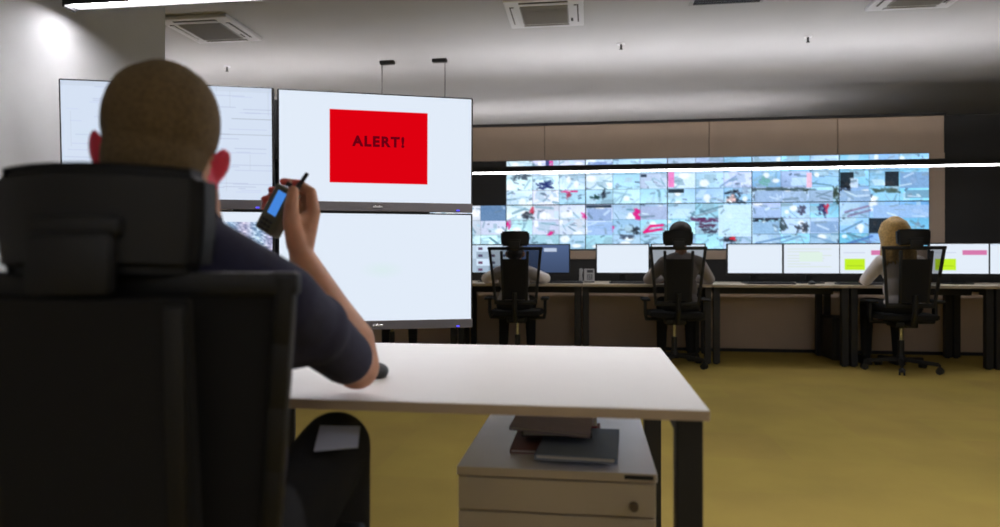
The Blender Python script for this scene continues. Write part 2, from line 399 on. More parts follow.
hung_lamp(-1.5, 5.5, -2.6, 2.3, 'unseen fill lamp added behind the camera to brighten the cabinet front', 0, L_FILL*1.3, [(0, 1), (4.2, 1)])  # added out of view, front light for cabinet and far row

M_acp = mat('air_unit_plastic', srgb(235, 235, 240), .5)
M_acg = mat('air_unit_grille', srgb(172, 172, 174), .6)
M_slot = mat('air_slot_grey', srgb(95, 95, 97), .6)
def cassette(x, y, label):
    t = thing('air_conditioner_cassette', label, 'air conditioner', (x, y, CEIL), 0, 'square ceiling air units')
    b = nb(); box(b, -.31, .31, -.31, .31, -.035, 0, .012); obj('frame', b, M_acp, t)
    b = nb(); box(b, -.19, .19, -.19, .19, -.044, -.034, .003); g = obj('intake_grille', b, M_acg, t)
    for k in range(12):
        b = nb(); yk = -.17+k*.031; box(b, -.18, .18, yk-.004, yk+.004, -.05, -.043); obj('slat', b, M_acp if False else M_acg, g)
    for k in range(4):
        R = rot('Z', k*PI/2)
        b = nb(); box(b, -.19, .19, .235, .27, -.039, -.034, .002, R); s = obj('outlet_slot', b, M_slot, t)
        b = nb(); box(b, -.19, .19, .232, .258, -.046, -.041, .002, R @ Matrix.Identity(4)); obj('flap', b, M_acp, s)
    b = nb(); box(b, .205, .222, .10, .17, -.038, -.0345); obj('receiver', b, M_dark, t)
cassette(-3.25, 5.47, 'square ceiling air conditioner left of the head of the seated man and high above')
cassette(-.36, 5.45, 'square ceiling air conditioner at the top edge above the video wall')
cassette(2.48, 5.42, 'square ceiling air conditioner at the top right, only its far edge in view')
t = thing('ceiling_vent', 'dark flush ceiling vent grille between two square air conditioners', 'vent', (1.05, 5.2, CEIL))
b = nb(); box(b, -.28, .28, -.28, .28, -.012, 0, .003); obj('frame', b, M_acg, t)
for k in range(12):
    b = nb(); box(b, -.25, .25, -.25+k*.043, -.225+k*.043, -.018, -.011); obj('slat', b, M_steel, t)
def sprinkler(px, py, label):
    d = (CEIL-.06-EYE)*F/(HY-py); p = pix(px, py, d)
    t = thing('sprinkler', label, 'sprinkler', (p.x, p.y, CEIL), 0, 'ceiling sprinklers')
    b = nb(); cyl(b, (0, 0, 0), (0, 0, -.008), .035, seg=20); obj('collar', b, M_acp, t)
    b = nb(); cyl(b, (0, 0, -.005), (0, 0, -.05), .009, seg=10); cyl(b, (0, 0, -.05), (0, 0, -.055), .016, seg=12); obj('nozzle', b, M_steel, t)
sprinkler(621, 50, 'small sprinkler on the ceiling above the middle of the video wall')
sprinkler(808, 43, 'small sprinkler on the ceiling above the right half of the video wall')
sprinkler(227, 72, 'small sprinkler on the ceiling above the left wide screen')

# ------------------------------------------------------------------ far desks
DZ = .752; DY0, DY1 = 6.5, 7.38; DW = 1.22; DX0 = -1.3
def far_desk():
    t = thing('office_desk', '', 'desk', (0, 0, 0), 0, 'row of desks below the video wall')
    b = nb(); box(b, -DW/2+.004, DW/2-.004, DY0, DY1, DZ-.026, DZ, .003); obj('tabletop', b, M_bench, t)
    for s in (-1, 1):
        x = s*(DW/2-.04)
        b = nb(); box(b, x-.03, x+.03, DY0+.05, DY0+.11, .01, DZ-.026, .004); l = obj('leg', b, M_steel, t)
        b = nb(); cyl(b, (x, DY0+.08, 0), (x, DY0+.08, .012), .022); obj('foot', b, M_dark, l)
        b = nb(); box(b, x-.03, x+.03, DY1-.13, DY1-.07, .01, DZ-.026, .004); l = obj('leg', b, M_steel, t)
        b = nb(); cyl(b, (x, DY1-.1, 0), (x, DY1-.1, .012), .022); obj('foot', b, M_dark, l)
        b = nb(); box(b, x-.02, x+.02, DY0+.10, DY1-.12, DZ-.066, DZ-.027, .003); obj('side_rail', b, M_steel, t)
    b = nb(); box(b, -DW/2+.06, DW/2-.06, DY0+.30, DY0+.42, DZ-.10, DZ-.028, .004); obj('cable_tray', b, M_steel, t)
    return t
labs = ['pale topped desk with black steel legs, mostly hidden by the right wide screen',
        'pale topped desk under the blue screen where the person in a grey shirt sits',
        'pale topped desk with the white screen, left of the middle far chair',
        'pale topped desk with two plain white screens, right of the middle far chair',
        'pale topped desk in front of the blonde person',
        'pale topped desk at the right edge, beyond the blonde person']
fd = far_desk(); fd.location = (DX0-DW/2, 0, 0); fd['label'] = labs[0]
for k in range(1, 6): dup(fd, (DX0+DW*(k-.5), 0, 0), 0, labs[k])
# dark strip behind the monitors
b = nb(); box(b, -4.2, 8, 7.40, 7.44, DZ+.002, .975, .003, seg=1); o = struct('trim_1', b, M_black)
# computer tower
t = thing('computer_tower', 'black computer tower on the floor under the desk left of the blonde person', 'computer', (ray_x(836, 7.1), 7.1, 0))
b = nb(); box(b, -.10, .10, -.2, .2, .01, .42, .008); obj('case', b, M_dark, t)
b = nb(); box(b, -.08, .08, -.206, -.199, .05, .39, .004); obj('front_panel', b, M_steel, t)
# far monitors
def flat(arr): return np.where(arr <= .04045, arr/12.92, ((arr+.055)/1.055)**2.4)
def far_picture(kind):
    a = np.ones((32, 56, 3))*np.array([228, 238, 250])/255
    rr = np.random.RandomState(hash(kind) % 100 if False else len(kind))
    def R(x0, y0, x1, y1, c): a[int(y0*32):int(y1*32), int(x0*56):int(x1*56)] = np.array(c)/255
    if kind == 'blue':
        a[:] = np.array([74, 92, 128])/255; a[:] *= np.linspace(1.1, .85, 32)[:, None, None]; R(.5, .15, .76, .28, (190, 205, 228))
    elif kind == 'plain':
        R(0, .03, 1, .09, (214, 228, 244))
    elif kind == 'text':
        for k in range(7): R(.08, .18+k*.1, .08+rr.uniform(.3, .8), .21+k*.1, (218, 230, 226))
        R(.3, .3, .7, .6, (224, 242, 232))
    elif kind == 'chart':
        R(.10, .50, .46, .90, (196, 240, 40)); R(.56, .22, .98, .38, (214, 120, 172)); R(.14, .60, .42, .62, (170, 210, 40)); R(.14, .74, .42, .76, (170, 210, 40)); R(.08, .3, .45, .33, (205, 215, 235))
    elif kind == 'feeds':
        for i in range(4):
            for j in range(4):
                g = rr.randint(120, 245); R(j/4+.01, i/4+.01, (j+1)/4, (i+1)/4, (g-20, g, min(255, g+20)))
                R(j/4+.04, i/4+.1, j/4+.14, i/4+.2, (60+rr.randint(60), 80, 110))
    return flat(a)
MY = 6.92
def far_monitor(pc, kind, label):
    X = ray_x(pc, MY)
    t = thing('computer_monitor', label, 'monitor', (X, MY, DZ), 0, 'monitors along the far desks')
    w_, z0, z1 = .268, .075, .392
    b = nb(); box(b, -w_, w_, -.012, .02, z0, z1, .004); box(b, -.16, .16, .02, .05, z0+.05, z1-.06, .01); hs = obj('housing', b, M_dark, t)
    picture_grid('screen', (-w_+.013, -.0135, z1-.011), (1, 0, 0), (0, 0, 1), 2*w_-.026, z1-z0-.036, far_picture(kind), t, M_video)
    b = nb(); box(b, -.03, .03, .045, .07, .01, .22, .004); obj('stand', b, M_dark, t)
    b = nb(); box(b, -.11, .11, -.06, .11, 0, .012, .005); obj('stand_base', b, M_dark, t)
for pc, kd, lb in [(489, 'feeds', 'monitor showing small camera pictures, left of the person in grey and beside the wide screen'),
                   (544, 'blue', 'monitor with a dark blue picture and a pale window, right of the left far chair'),
                   (622.5, 'plain', 'monitor with a plain white picture left of the middle far chair'),
                   (678, 'plain', 'monitor half hidden behind the person on the middle far chair'),
                   (754.5, 'plain', 'plain white monitor right of the middle far chair, left one of two'),
                   (811, 'text', 'near-white monitor with faint pale text, right one of two between the chairs'),
                   (867.5, 'chart', 'monitor with a yellow-green box, left of the blonde person'),
                   (958.5, 'chart', 'monitor with a pink bar in view, right of the blonde person'),
                   (1019, 'plain', 'monitor cut by the right edge of the picture')]:
    far_monitor(pc, kd, lb)
M_key = mat('key_plastic', srgb(60, 60, 66), .5)
def keyboard(px, Y, label):
    t = thing('keyboard', label, 'keyboard', (ray_x(px, Y), Y, DZ), 0, 'keyboards on the far desks')
    b = nb(); box(b, -.22, .22, -.07, .07, 0, .016, .004); obj('case', b, M_key, t)
    b = nb()
    for i in range(5):
        for j in range(15): box(b, -.205+j*.0275, -.183+j*.0275, -.06+i*.024, -.04+i*.024, .015, .021)
    o = obj('keys', b, M_dark, t); o['kind'] = 'stuff'
keyboard(770, 6.68, 'dark keyboard before the two white monitors right of the middle far chair')
keyboard(862, 6.68, 'dark keyboard left of the blonde person')
keyboard(561, 6.70, 'dark keyboard before the blue monitor')
keyboard(632, 6.70, 'dark keyboard before the white monitor left of the middle far chair')
t = thing('computer_mouse', 'small dark mouse beside the keyboard between the far chairs', 'mouse', (ray_x(812, 6.66), 6.66, DZ))
b = nb(); ball(b, (0, 0, .012), (.032, .052, .02)); obj('shell', b, M_dark, t, True)
b = nb(); cyl(b, (-.004, .028, .03), (.004, .028, .03), .007); obj('wheel', b, M_steel, t)
# desk phone
M_ph = mat('phone_grey', srgb(140, 138, 136), .5)
t = thing('desk_telephone', 'grey desk telephone between the blue monitor and the white monitor', 'telephone', (ray_x(587, 6.85), 6.85, DZ))
b = nb(); R = rot('X', math.radians(48)); box(b, -.03, .075, -.085, .085, -.01, .02, .006, Matrix.Translation((0, 0, .065)) @ R); obj('body', b, M_ph, t)
b = nb(); chain(b, [(-.06, -.06, .02), (-.063, -.02, .075), (-.06, .045, .125)], [.02, .014, .02]); obj('handset', b, M_ph, t, True)
b = nb(); box(b, .0, .06, .03, .065, .019, .022, .0, Matrix.Translation((0, 0, .065)) @ R); obj('display', b, M_dark, t)
for i in range(4):
    for j in range(3):
        b = nb(); x = .0+j*.02; y = -.065+i*.02; box(b, x, x+.014, y, y+.012, .019, .024, 0, Matrix.Translation((0, 0, .065)) @ R); obj('button', b, M_key, t)

# ------------------------------------------------------------------ office chairs (sitter faces +Y)
def office_chair(label, dz, armx, loc, rz, shell=(.120, .185, -.035), hr=0.0, hw=.26):
    """dz lowers or raises everything above the base; nominal seat top .50"""
    t = thing('office_chair', label, 'chair', loc, rz, 'black mesh office chairs with headrests')
    hub = nb(); cyl(hub, (0, 0, .075), (0, 0, .135), .045, .035, 20); hb = obj('base_hub', hub, M_dark, t, True)
    for k in range(5):
        a = PI/2+k*2*PI/5+.3; c_, s_ = math.cos(a), math.sin(a)
        b = nb(); R = rot('Z', a)
        q = bmesh.new(); bmesh.ops.create_cube(q, size=1, matrix=Matrix.Translation((.165, 0, .1)) @ Matrix.Diagonal((.27, .045, .032, 1)))
        for v in q.verts:
            if v.co.x > .2: v.co.y *= .65; v.co.z -= .018
        bmesh.ops.bevel(q, geom=q.edges[:], offset=.008, segments=2, affect='EDGES')
        merge(b, q, R); sp = obj('base_spoke', b, M_dark, t, True)
        b = nb(); cx, cy = .30*c_, .30*s_
        for s in (-1, 1):
            ox, oy = -s_*.016*s, c_*.016*s
            cyl(b, (cx+ox-s_*.009*s, cy+oy+c_*.009*s, .029), (cx+ox+s_*.006*s, cy+oy-c_*.006*s, .029), .028, seg=18)
        cyl(b, (cx, cy, .03), (cx, cy, .085), .008, seg=10); ball(b, (cx, cy, .045), (.024, .024, .022)); obj('caster', b, M_dark, sp, True)
    b = nb(); cyl(b, (0, 0, .12), (0, 0, .27+dz*.6), .026); obj('column_sleeve', b, M_steel, t, True)
    b = nb(); cyl(b, (0, 0, .2), (0, 0, .40+dz), .015); obj('gas_column', b, M_chrome, t, True)
    z = .40+dz
    b = nb(); box(b, -.09, .09, -.14, .10, z-.01, z+.045, .012); cyl(b, (.07, .05, z+.02), (.24, .05, z+.02), .006); obj('tilt_mechanism', b, M_dark, t, True)
    # seat cushion
    q = bmesh.new(); bmesh.ops.create_cube(q, size=1, matrix=Matrix.Translation((0, .02, z+.08)) @ Matrix.Diagonal((.49, .47, .07, 1)))
    bmesh.ops.subdivide_edges(q, edges=q.edges[:], cuts=5, use_grid_fill=True)
    for v in q.verts:
        x, y = v.co.x/.245, (v.co.y-.02)/.235
        v.co.z += .012*(x*x) - (.03*max(0, y-.5)) ; v.co.x *= 1-.06*max(0, -y)
        if abs(x) > .95 or abs(y) > .95: v.co.z = z+.08+(v.co.z-z-.08)*.7
    bmesh.ops.bevel(q, geom=[e for e in q.edges if e.calc_face_angle(0) > .9], offset=.014, segments=3, affect='EDGES')
    b = nb(); merge(b, q); obj('seat', b, M_darkfab, t, True)
    # back frame: wide top, narrow foot, gently curved
    zb0, zb1 = .585+dz, 1.095+dz
    def bp(x, k):       # k 0..1 from foot to top ; returns point on the back surface
        hw = .195+.055*k
        return Vector((x*hw, -.25-.05*math.sin(k*PI)*0-.035*k+.03*(1-k)-.02*math.cos(x*1.3)+.02, zb0+(zb1-zb0)*k))
    b = nb()
    def bar(b, p, q, wd, th=.022):
        m, l = frame_between(p, q); box(b, -wd/2, wd/2, -th/2, th/2, -l/2-.006, l/2+.006, .006, m)
    n = 6
    def barx(b, p, q, wd, th=.022):
        p, q = Vector(p), Vector(q); d = (q-p); l = d.length; zc = d.normalized(); yc = Vector((0, 1, 0)); xc = yc.cross(zc).normalized(); yc = zc.cross(xc)
        m = Matrix((xc, yc, zc)).transposed().to_4x4(); m.translation = (p+q)/2
        box(b, -wd/2, wd/2, -th/2, th/2, -l/2-.004, l/2+.004, .006, m)
    for s in (-1, 1):
        for k in range(n): barx(b, bp(s*.95, k/n), bp(s*.95, (k+1)/n), .026)
    barx(b, bp(-1, .985), bp(1, .985), .030); barx(b, bp(-1, .01), bp(1, .01), .04)
    obj('back_frame', b, M_dark, t, True)
    # mesh panel, thin slightly see-through weave
    b = nb(); g = [[b.verts.new(bp(-.92+1.84*i/10, j/12)+Vector((0, .004, 0))) for i in range(11)] for j in range(13)]
    for j in range(12):
        for i in range(10): b.faces.new((g[j][i], g[j][i+1], g[j+1][i+1], g[j+1][i]))
    obj('back_mesh', b, M_weave, t, True)
    # inner carrier: two slanted bars, lumbar shell and spine, standing behind the mesh
    for s in (-1, 1):
        b = nb(); barx(b, (s*.105, -.275, zb0+.03), (s*.120, -.325, zb1-.035), .026, .02); obj('carrier_bar', b, M_dark, t, True)
    b = nb()
    q = bmesh.new(); bmesh.ops.create_grid(q, x_segments=10, y_segments=10, size=.5)
    for v in q.verts:
        x, y = v.co.x*2, v.co.y*2
        v.co = Vector((x*shell[0], -.268-.045*(y*.5+.5)-.015*(1-x*x), (zb0+zb1)/2+shell[2]+y*shell[1]))
    r = bmesh.ops.extrude_face_region(q, geom=q.faces[:]); bmesh.ops.translate(q, verts=[v for v in r['geom'] if isinstance(v, bmesh.types.BMVert)], vec=(0, -.012, 0))
    merge(b, q); obj('lumbar_shell', b, M_darkfab, t, True)
    b = nb(); tube(b, [(0, -.08, z+.02), (0, -.25, z+.03), (0, -.30, z+.12), (0, -.31, zb0+.1)], .022, 12); obj('back_carrier', b, M_dark, t, True)
    # headrest on a wide bracket
    b = nb(); box(b, -.05, .05, -.345, -.32, zb1-.02, zb1+.055, .008); box(b, -.055, .055, -.335, -.305, zb1+.05, zb1+.075, .006); obj('headrest_bracket', b, M_dark, t, True)
    q = bmesh.new(); bmesh.ops.create_cube(q, size=1, matrix=Matrix.Diagonal((hw, .05, .135, 1)))
    bmesh.ops.subdivide_edges(q, edges=q.edges[:], cuts=7, use_grid_fill=True)
    bmesh.ops.bevel(q, geom=[e for e in q.edges if e.calc_face_angle(0) > .9], offset=.014, segments=3, affect='EDGES')
    for v in q.verts:
        x = v.co.x/(hw/2); v.co.y += .045*x*x; v.co.x *= (1-.05*(v.co.z < 0)*abs(v.co.z)/.065)
        v.co.z -= .004*x*x
    b = nb(); merge(b, q, Matrix.Translation((0, -.30, zb1+.062+hr))); obj('headrest', b, M_leath, t, True)
    for s in (-1, 1):
        b = nb(); x = s*armx
        tube(b, [(s*.12, -.02, z+.03), (s*(armx-.01), -.02, z+.035), (x, -.02, z+.09)], .015, 12)
        box(b, x-.014, x+.014, -.05, .01, z+.07, z+.21, .006); a_ = obj('arm_post', b, M_dark, t, True)
        b = nb(); box(b, x-.038, x+.038, -.14, .12, z+.205, z+.232, .011, seg=3); obj('arm_pad', b, M_dark, a_, True)
    return t
M_leath = mat('black_leatherette', srgb(24, 24, 25), .55, bump=.25, bscale=500)
M_weave = mat('see_through_weave', srgb(34, 34, 36), .9, alpha=.62)
M_weave_near = mat('dense_weave', srgb(24, 24, 26), .9, alpha=1, bump=.3, bscale=700)
pc = cam(-.510, 1.135, 0)
man_chair = office_chair('large black office chair close by, under the man with the red-lit ears', -.12, .225, (pc.x, pc.y, 0), TH, (.135, .225, .005), .012, .265)
for o in man_chair.children:
    if o.name.startswith('back_mesh'): o.data.materials[0] = M_weave_near
ch1 = office_chair('black mesh office chair of the person in the pale grey shirt', 0, .265, (ray_x(517.5, 6.42), 6.42, 0), .02, hr=.022)
dup(ch1, (ray_x(678, 6.15)+.0, 6.42, 0), .0, 'black mesh office chair of the dark haired person, middle of the far row')
dup(ch1, (ray_x(909, 6.13)+.06, 6.42, 0), -.05, 'black mesh office chair of the blonde person near the right edge')
dup(ch1, (ray_x(392, 6.5), 6.5, 0), .2, 'office chair whose foot shows below the lower right wide screen')

# ------------------------------------------------------------------ far people (sitter faces +Y, seat top .50)
def hand(bm, wrist, fwd, side, M=None, s=1.0, curl=.35):
    """simple relaxed hand: palm and five fingers; fwd = direction, side = thumb direction"""
    wrist = Vector(wrist); f = Vector(fwd).normalized(); sd = Vector(side).normalized(); dn = f.cross(sd).normalized()
    if dn.z > 0: dn = -dn
    for i, (o, l) in enumerate([(.03, .072), (.010, .08), (-.010, .074), (-.029, .058)]):
        k = wrist+f*.085*s+sd*o*s
        cap(bm, wrist+sd*o*.5*s, .017*s, k, .0125*s, M, 12)
        p1 = k+(f+dn*curl*.4)*l*.45*s; p2 = p1+(f+dn*curl)*l*.32*s; p3 = p2+(f*.8+dn*curl*1.5)*l*.24*s
        chain(bm, [k, p1, p2, p3], [.0105*s, .0092*s, .0085*s, .0072*s], M, 12)
    a = wrist+f*.02*s+sd*.02*s; t1 = a+(f*.5+sd*.6)*.045*s; t2 = t1+(f*.8+sd*.35)*.032*s; t3 = t2+f*.025*s
    chain(bm, [a, t1, t2, t3], [.016*s, .0125*s, .0105*s, .0085*s], M, 12)
def head_shape(bm, M, k=1.0, ears=True):
    ball(bm, (0, -.012*k, .038*k), (.077*k, .098*k, .092*k), 32, M)
    ball(bm, (0, .012*k, -.02*k), (.068*k, .078*k, .075*k), 28, M)
    ball(bm, (0, .045*k, -.062*k), (.046*k, .05*k, .048*k), 20, M)
    ball(bm, (0, .06*k, -.088*k), (.024*k, .025*k, .02*k), 14, M)
    cap(bm, (0, .088*k, .022*k), .009*k, (0, .108*k, -.018*k), .0135*k, M, 12)
    ball(bm, (0, .086*k, -.052*k), (.026*k, .012*k, .008*k), 12, M)
    ball(bm, (0, .086*k, -.064*k), (.022*k, .012*k, .007*k), 12, M)
    for s in (-1, 1):
        ball(bm, (s*.031*k, .082*k, .018*k), (.015*k, .012*k, .011*k), 12, M)
        cap(bm, (s*.014*k, .089*k, .036*k), .007*k, (s*.048*k, .078*k, .038*k), .006*k, M, 10)
        ball(bm, (s*.045*k, .062*k, -.02*k), (.02*k, .02*k, .02*k), 12, M)
        if ears:
            R = rot('Y', s*.16) @ rot('Z', -s*.45)
            ball(bm, (s*.087*k, -.006*k, 0), (.0105*k, .021*k, .033*k), 16, M, R)
            ball(bm, (s*.082*k, -.002*k, -.022*k), (.009*k, .012*k, .014*k), 12, M)
def far_person(label, x, y, rz, shirt_m, hair_m, long_hair, lean, head_dx, head_dz, arm_out, trous_m, hk=1.0):
    t = thing('person', label, 'person', (x, y, 0), rz)
    HS = Matrix.Diagonal((hk, 1, 1, 1))
    hz = 1.165+head_dz; hy = -.02+lean
    HM = Matrix.Translation((head_dx, hy, hz)) @ rot('X', -.25)
    S = .98+head_dz*.6
    b = nb(); head_shape(b, HM, .97, not long_hair)
    cap(b, (head_dx*.6, hy-.06, S+.02), .055, (head_dx, hy-.02, hz-.05), .052)
    for s in (-1, 1):
        el = Vector((s*(.23+arm_out), .10+lean*.5, max(S-.24, .80))); wr = Vector((s*.15, .33, .79))
        chain(b, [(s*.15+head_dx*.5, hy-.07, S-.03), el, wr], [.045, .036, .024])
        hand(b, wr, (-s*.2, 1, -.12), (-s*1, 0, .1), s=.95)
    chain(b, [(head_dx*.6, hy-.06, S), (0, -.1, .62)], [.06, .09])
    remesh('body', b, .008, M_skin, t, 3)
    b = nb(); cx = head_dx*.5
    ball(b, (cx, hy-.07, S-.11), (.155, .10, .15), 24); ball(b, (cx*.5, -.09+lean*.5, S-.28), (.145, .10, .16), 24); ball(b, (0, -.1, .60), (.155, .11, .10), 24)
    for s in (-1, 1):
        el = Vector((s*(.23+arm_out), .10+lean*.5, max(S-.24, .80))); wr = Vector((s*.155, .30, .795))
        chain(b, [(cx+s*.05, hy-.07, S-.0), (cx+s*.155, hy-.07, S-.045), el, wr], [.055, .062, .053, .036])
    ball(b, (head_dx*.6, hy-.05, S+.03), (.062, .062, .03))
    remesh('shirt', b, .01, shirt_m, t, 5)
    b = nb(); ball(b, (0, -.09, .56), (.17, .13, .075), 24)
    for s in (-1, 1):
        chain(b, [(s*.09, -.08, .56), (s*.13, .34, .565), (s*.14, .32, .10)], [.078, .062, .045])
    remesh('trousers', b, .012, trous_m, t, 4)
    for s in (-1, 1):
        b = nb(); cap(b, (s*.14, .30, .045), .042, (s*.15, .44, .038), .034); box(b, s*.145-.045, s*.145+.045, .255, .48, 0, .02, .008)
        remesh('shoe', b, .008, M_dark, t, 2)
    b = nb(); HM = HM @ HS
    if long_hair:
        ball(b, (0, -.018, .046), (.088, .106, .096), 28, HM); ball(b, (0, -.065, -.05), (.080, .055, .11), 24, HM)
        for i in range(18):
            a = PI+PI*(i/17)+random.uniform(-.06, .06); px_, py_ = math.cos(a)*.084, math.sin(a)*.08-.008
            wv = random.uniform(-.008, .008)
            chain(b, [(px_*.25, py_*.3-.02, .145), (px_*.8, py_*.9, .10), (px_*1.05+wv, py_*1.1, .02), (px_*1.12-wv, py_-.012, -.09), (px_*1.2+wv, py_-.02, -.19), (px_*1.2+random.uniform(-.01, .01), py_-.02, -.28+random.uniform(-.03, .03))], [.014, .017, .018, .018, .015, .007], HM, 10)
    else:
        ball(b, (0, -.022, .046), (.084, .098, .093), 28, HM); ball(b, (0, -.05, -.01), (.076, .066, .06), 24, HM)
    remesh('hair', b, .007, hair_m, t, 2)
    return t
c1 = (ray_x(514, 6.42), 6.42)
far_person('person in a pale grey shirt with head bent behind the headrest, left far chair', c1[0], 6.45, .02, M_greysh, M_hair2, False, .10, 0, -.13, .06, M_trous)
far_person('dark haired person in a grey top, seated on the middle far chair', ray_x(675, 6.2)+.08, 6.45, .0, M_midgr, M_hair2, False, .03, .0, .035, .05, M_trous, 1.25)
far_person('blonde long haired person in a pale top leaning left, right far chair', ray_x(903, 6.2)+.06, 6.45, 0, M_greysh, M_blond, True, .03, -.015, .045, -.01, M_trous, 1.3)
far_person('person of whom only the legs show under the lower right wide screen', ray_x(396, 6.5), 6.53, .2, M_darkcl, M_hair2, False, .05, 0, 0, 0, M_trous)

# ------------------------------------------------------------------ near white desk
t = thing('white_desk', 'near white topped desk with black frame legs, under the elbow of the man', 'desk', (0, 0, 0))
NX0, NX1, NY0, NY1, NZ = -1.72, .203, 1.19, 2.005, .74
b = nb(); box(b, NX0, NX1, NY0, NY1, NZ-.018, NZ, .0015, seg=1); tp = obj('tabletop', b, M_white, t)
b = nb(); box(b, NX0+.001, NX1-.001, NY0-.002, NY0+.001, NZ-.0185, NZ-.0015); o = obj('edge_band', b, M_edge, tp)
for sx in (0, 1):
    xa = NX1-.052 if sx else NX0+.004
    for ya in (NY0+.03, NY1-.08):
        b = nb(); box(b, xa, xa+.046, ya, ya+.046, .008, NZ-.020, .003); l = obj('leg', b, M_steel, t)
        b = nb(); cyl(b, (xa+.023, ya+.023, 0), (xa+.023, ya+.023, .01), .018); obj('foot', b, M_dark, l)
    b = nb(); box(b, xa+.001, xa+.045, NY0+.07, NY1-.07, NZ-.056, NZ-.019, .003); obj('side_rail', b, M_steel, t)
b = nb(); box(b, NX0+.05, NX1-.05, NY1-.22, NY1-.18, NZ-.05, NZ-.019, .003); obj('cross_rail', b, M_steel, t)
# pedestal cabinet
QX0, QX1, QY0, QY1, QZ = -.273, .133, 1.372, 1.875, .57
t = thing('drawer_cabinet', 'low beige drawer cabinet with folders on it, under the near white desk', 'cabinet', (0, 0, 0))
b = nb(); box(b, QX0+.002, QX1-.002, QY0+.018, QY1, .03, QZ-.018, .001, seg=1); obj('body', b, M_ped, t)
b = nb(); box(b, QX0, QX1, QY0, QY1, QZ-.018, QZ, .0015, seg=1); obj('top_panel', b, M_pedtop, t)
b = nb(); box(b, QX0+.002, QX1-.002, QY0-.001, QY0+.002, QZ-.0175, QZ-.001); obj('front_edge_band', b, M_ped, t)
for z0, z1 in [(QZ-.088, QZ-.022), (QZ-.27, QZ-.092), (.045, QZ-.274)]:
    b = nb(); box(b, QX0+.003, QX1-.003, QY0, QY0+.017, z0, z1, .0015, seg=1); dr = obj('drawer', b, M_ped, t)
    b = nb(); zc = z1-.03 if z1 < QZ-.03 else z0+.025; cyl(b, (QX1-.047, QY0+.002, zc), (QX1-.047, QY0-.012, zc), .006); cyl(b, (QX1-.047, QY0-.010, zc), (QX1-.047, QY0-.020, zc), .010, .008, 20); obj('knob', b, M_knob, dr, True)
b = nb(); box(b, QX1-.065, QX1-.008, QY0-.0025, QY0-.0005, QZ-.012, QZ-.004); obj('shade_strip', b, M_steel, t)  # dark strip stands for shade at the right end of the edge
for xa in (QX0+.03, QX1-.03):
    for ya in (QY0+.05, QY1-.05):
        b = nb(); cyl(b, (xa-.01, ya, .016), (xa+.01, ya, .016), .016); obj('caster', b, M_dark, t)
# folders on the cabinet
M_f1 = mat('mauve_grey_card', srgb(178, 166, 186), .7, noise=.05); M_f2 = mat('slate_blue_card', srgb(122, 136, 160), .6, noise=.05)
M_f3 = mat('red_brown_card', srgb(130, 84, 74), .7); M_pg = mat('paper_block', srgb(210, 206, 200), .8)
def folder(loc, rz, w_, d_, h_, m, label, tilt=0, roll=0):
    t = thing('document_folder', label, 'folder', loc, rz, 'folders on the drawer cabinet'); t.rotation_euler = (tilt, roll, rz)
    b = nb(); box(b, 0, w_, 0, d_, 0, .002, 0); box(b, 0, w_, 0, d_, h_-.002, h_, 0); box(b, 0, .002, 0, d_, 0, h_); obj('cover', b, m, t)
    b = nb(); box(b, .004, w_-.006, .005, d_-.005, .0022, h_-.0022); obj('paper_block', b, M_pg, t)
folder((-.175, 1.475, QZ), 0, .20, .26, .010, M_f3, 'thin red-brown folder at the bottom of the pile on the cabinet')
folder((-.115, 1.40, QZ+.0105), -.06, .17, .24, .012, M_f2, 'slate blue folder at the front of the pile on the cabinet')
folder((-.155, 1.53, QZ+.0235), .04, .16, .22, .020, mat('black_card', srgb(40, 38, 42), .6), 'black binder added for the dark gap between the mauve grey folder and the slate blue one')  # added binder, its black stands for the shaded gap under the top folder
folder((-.178, 1.49, QZ+.048), -.05, .178, .26, .009, M_f1, 'thin mauve grey folder lying slanted on top of the pile on the cabinet', .05, .06)
t = thing('glue_stick', 'small white stick with a red foot standing beside the folders', 'glue stick', (.008, 1.66, QZ))
b = nb(); cyl(b, (0, 0, .02), (0, 0, .075), .0085); obj('barrel', b, mat('white_plastic', (.8, .8, .8), .4), t, True)
b = nb(); cyl(b, (0, 0, 0), (0, 0, .022), .0095); obj('foot_cap', b, mat('red_plastic', (.4, .03, .05), .4), t, True)

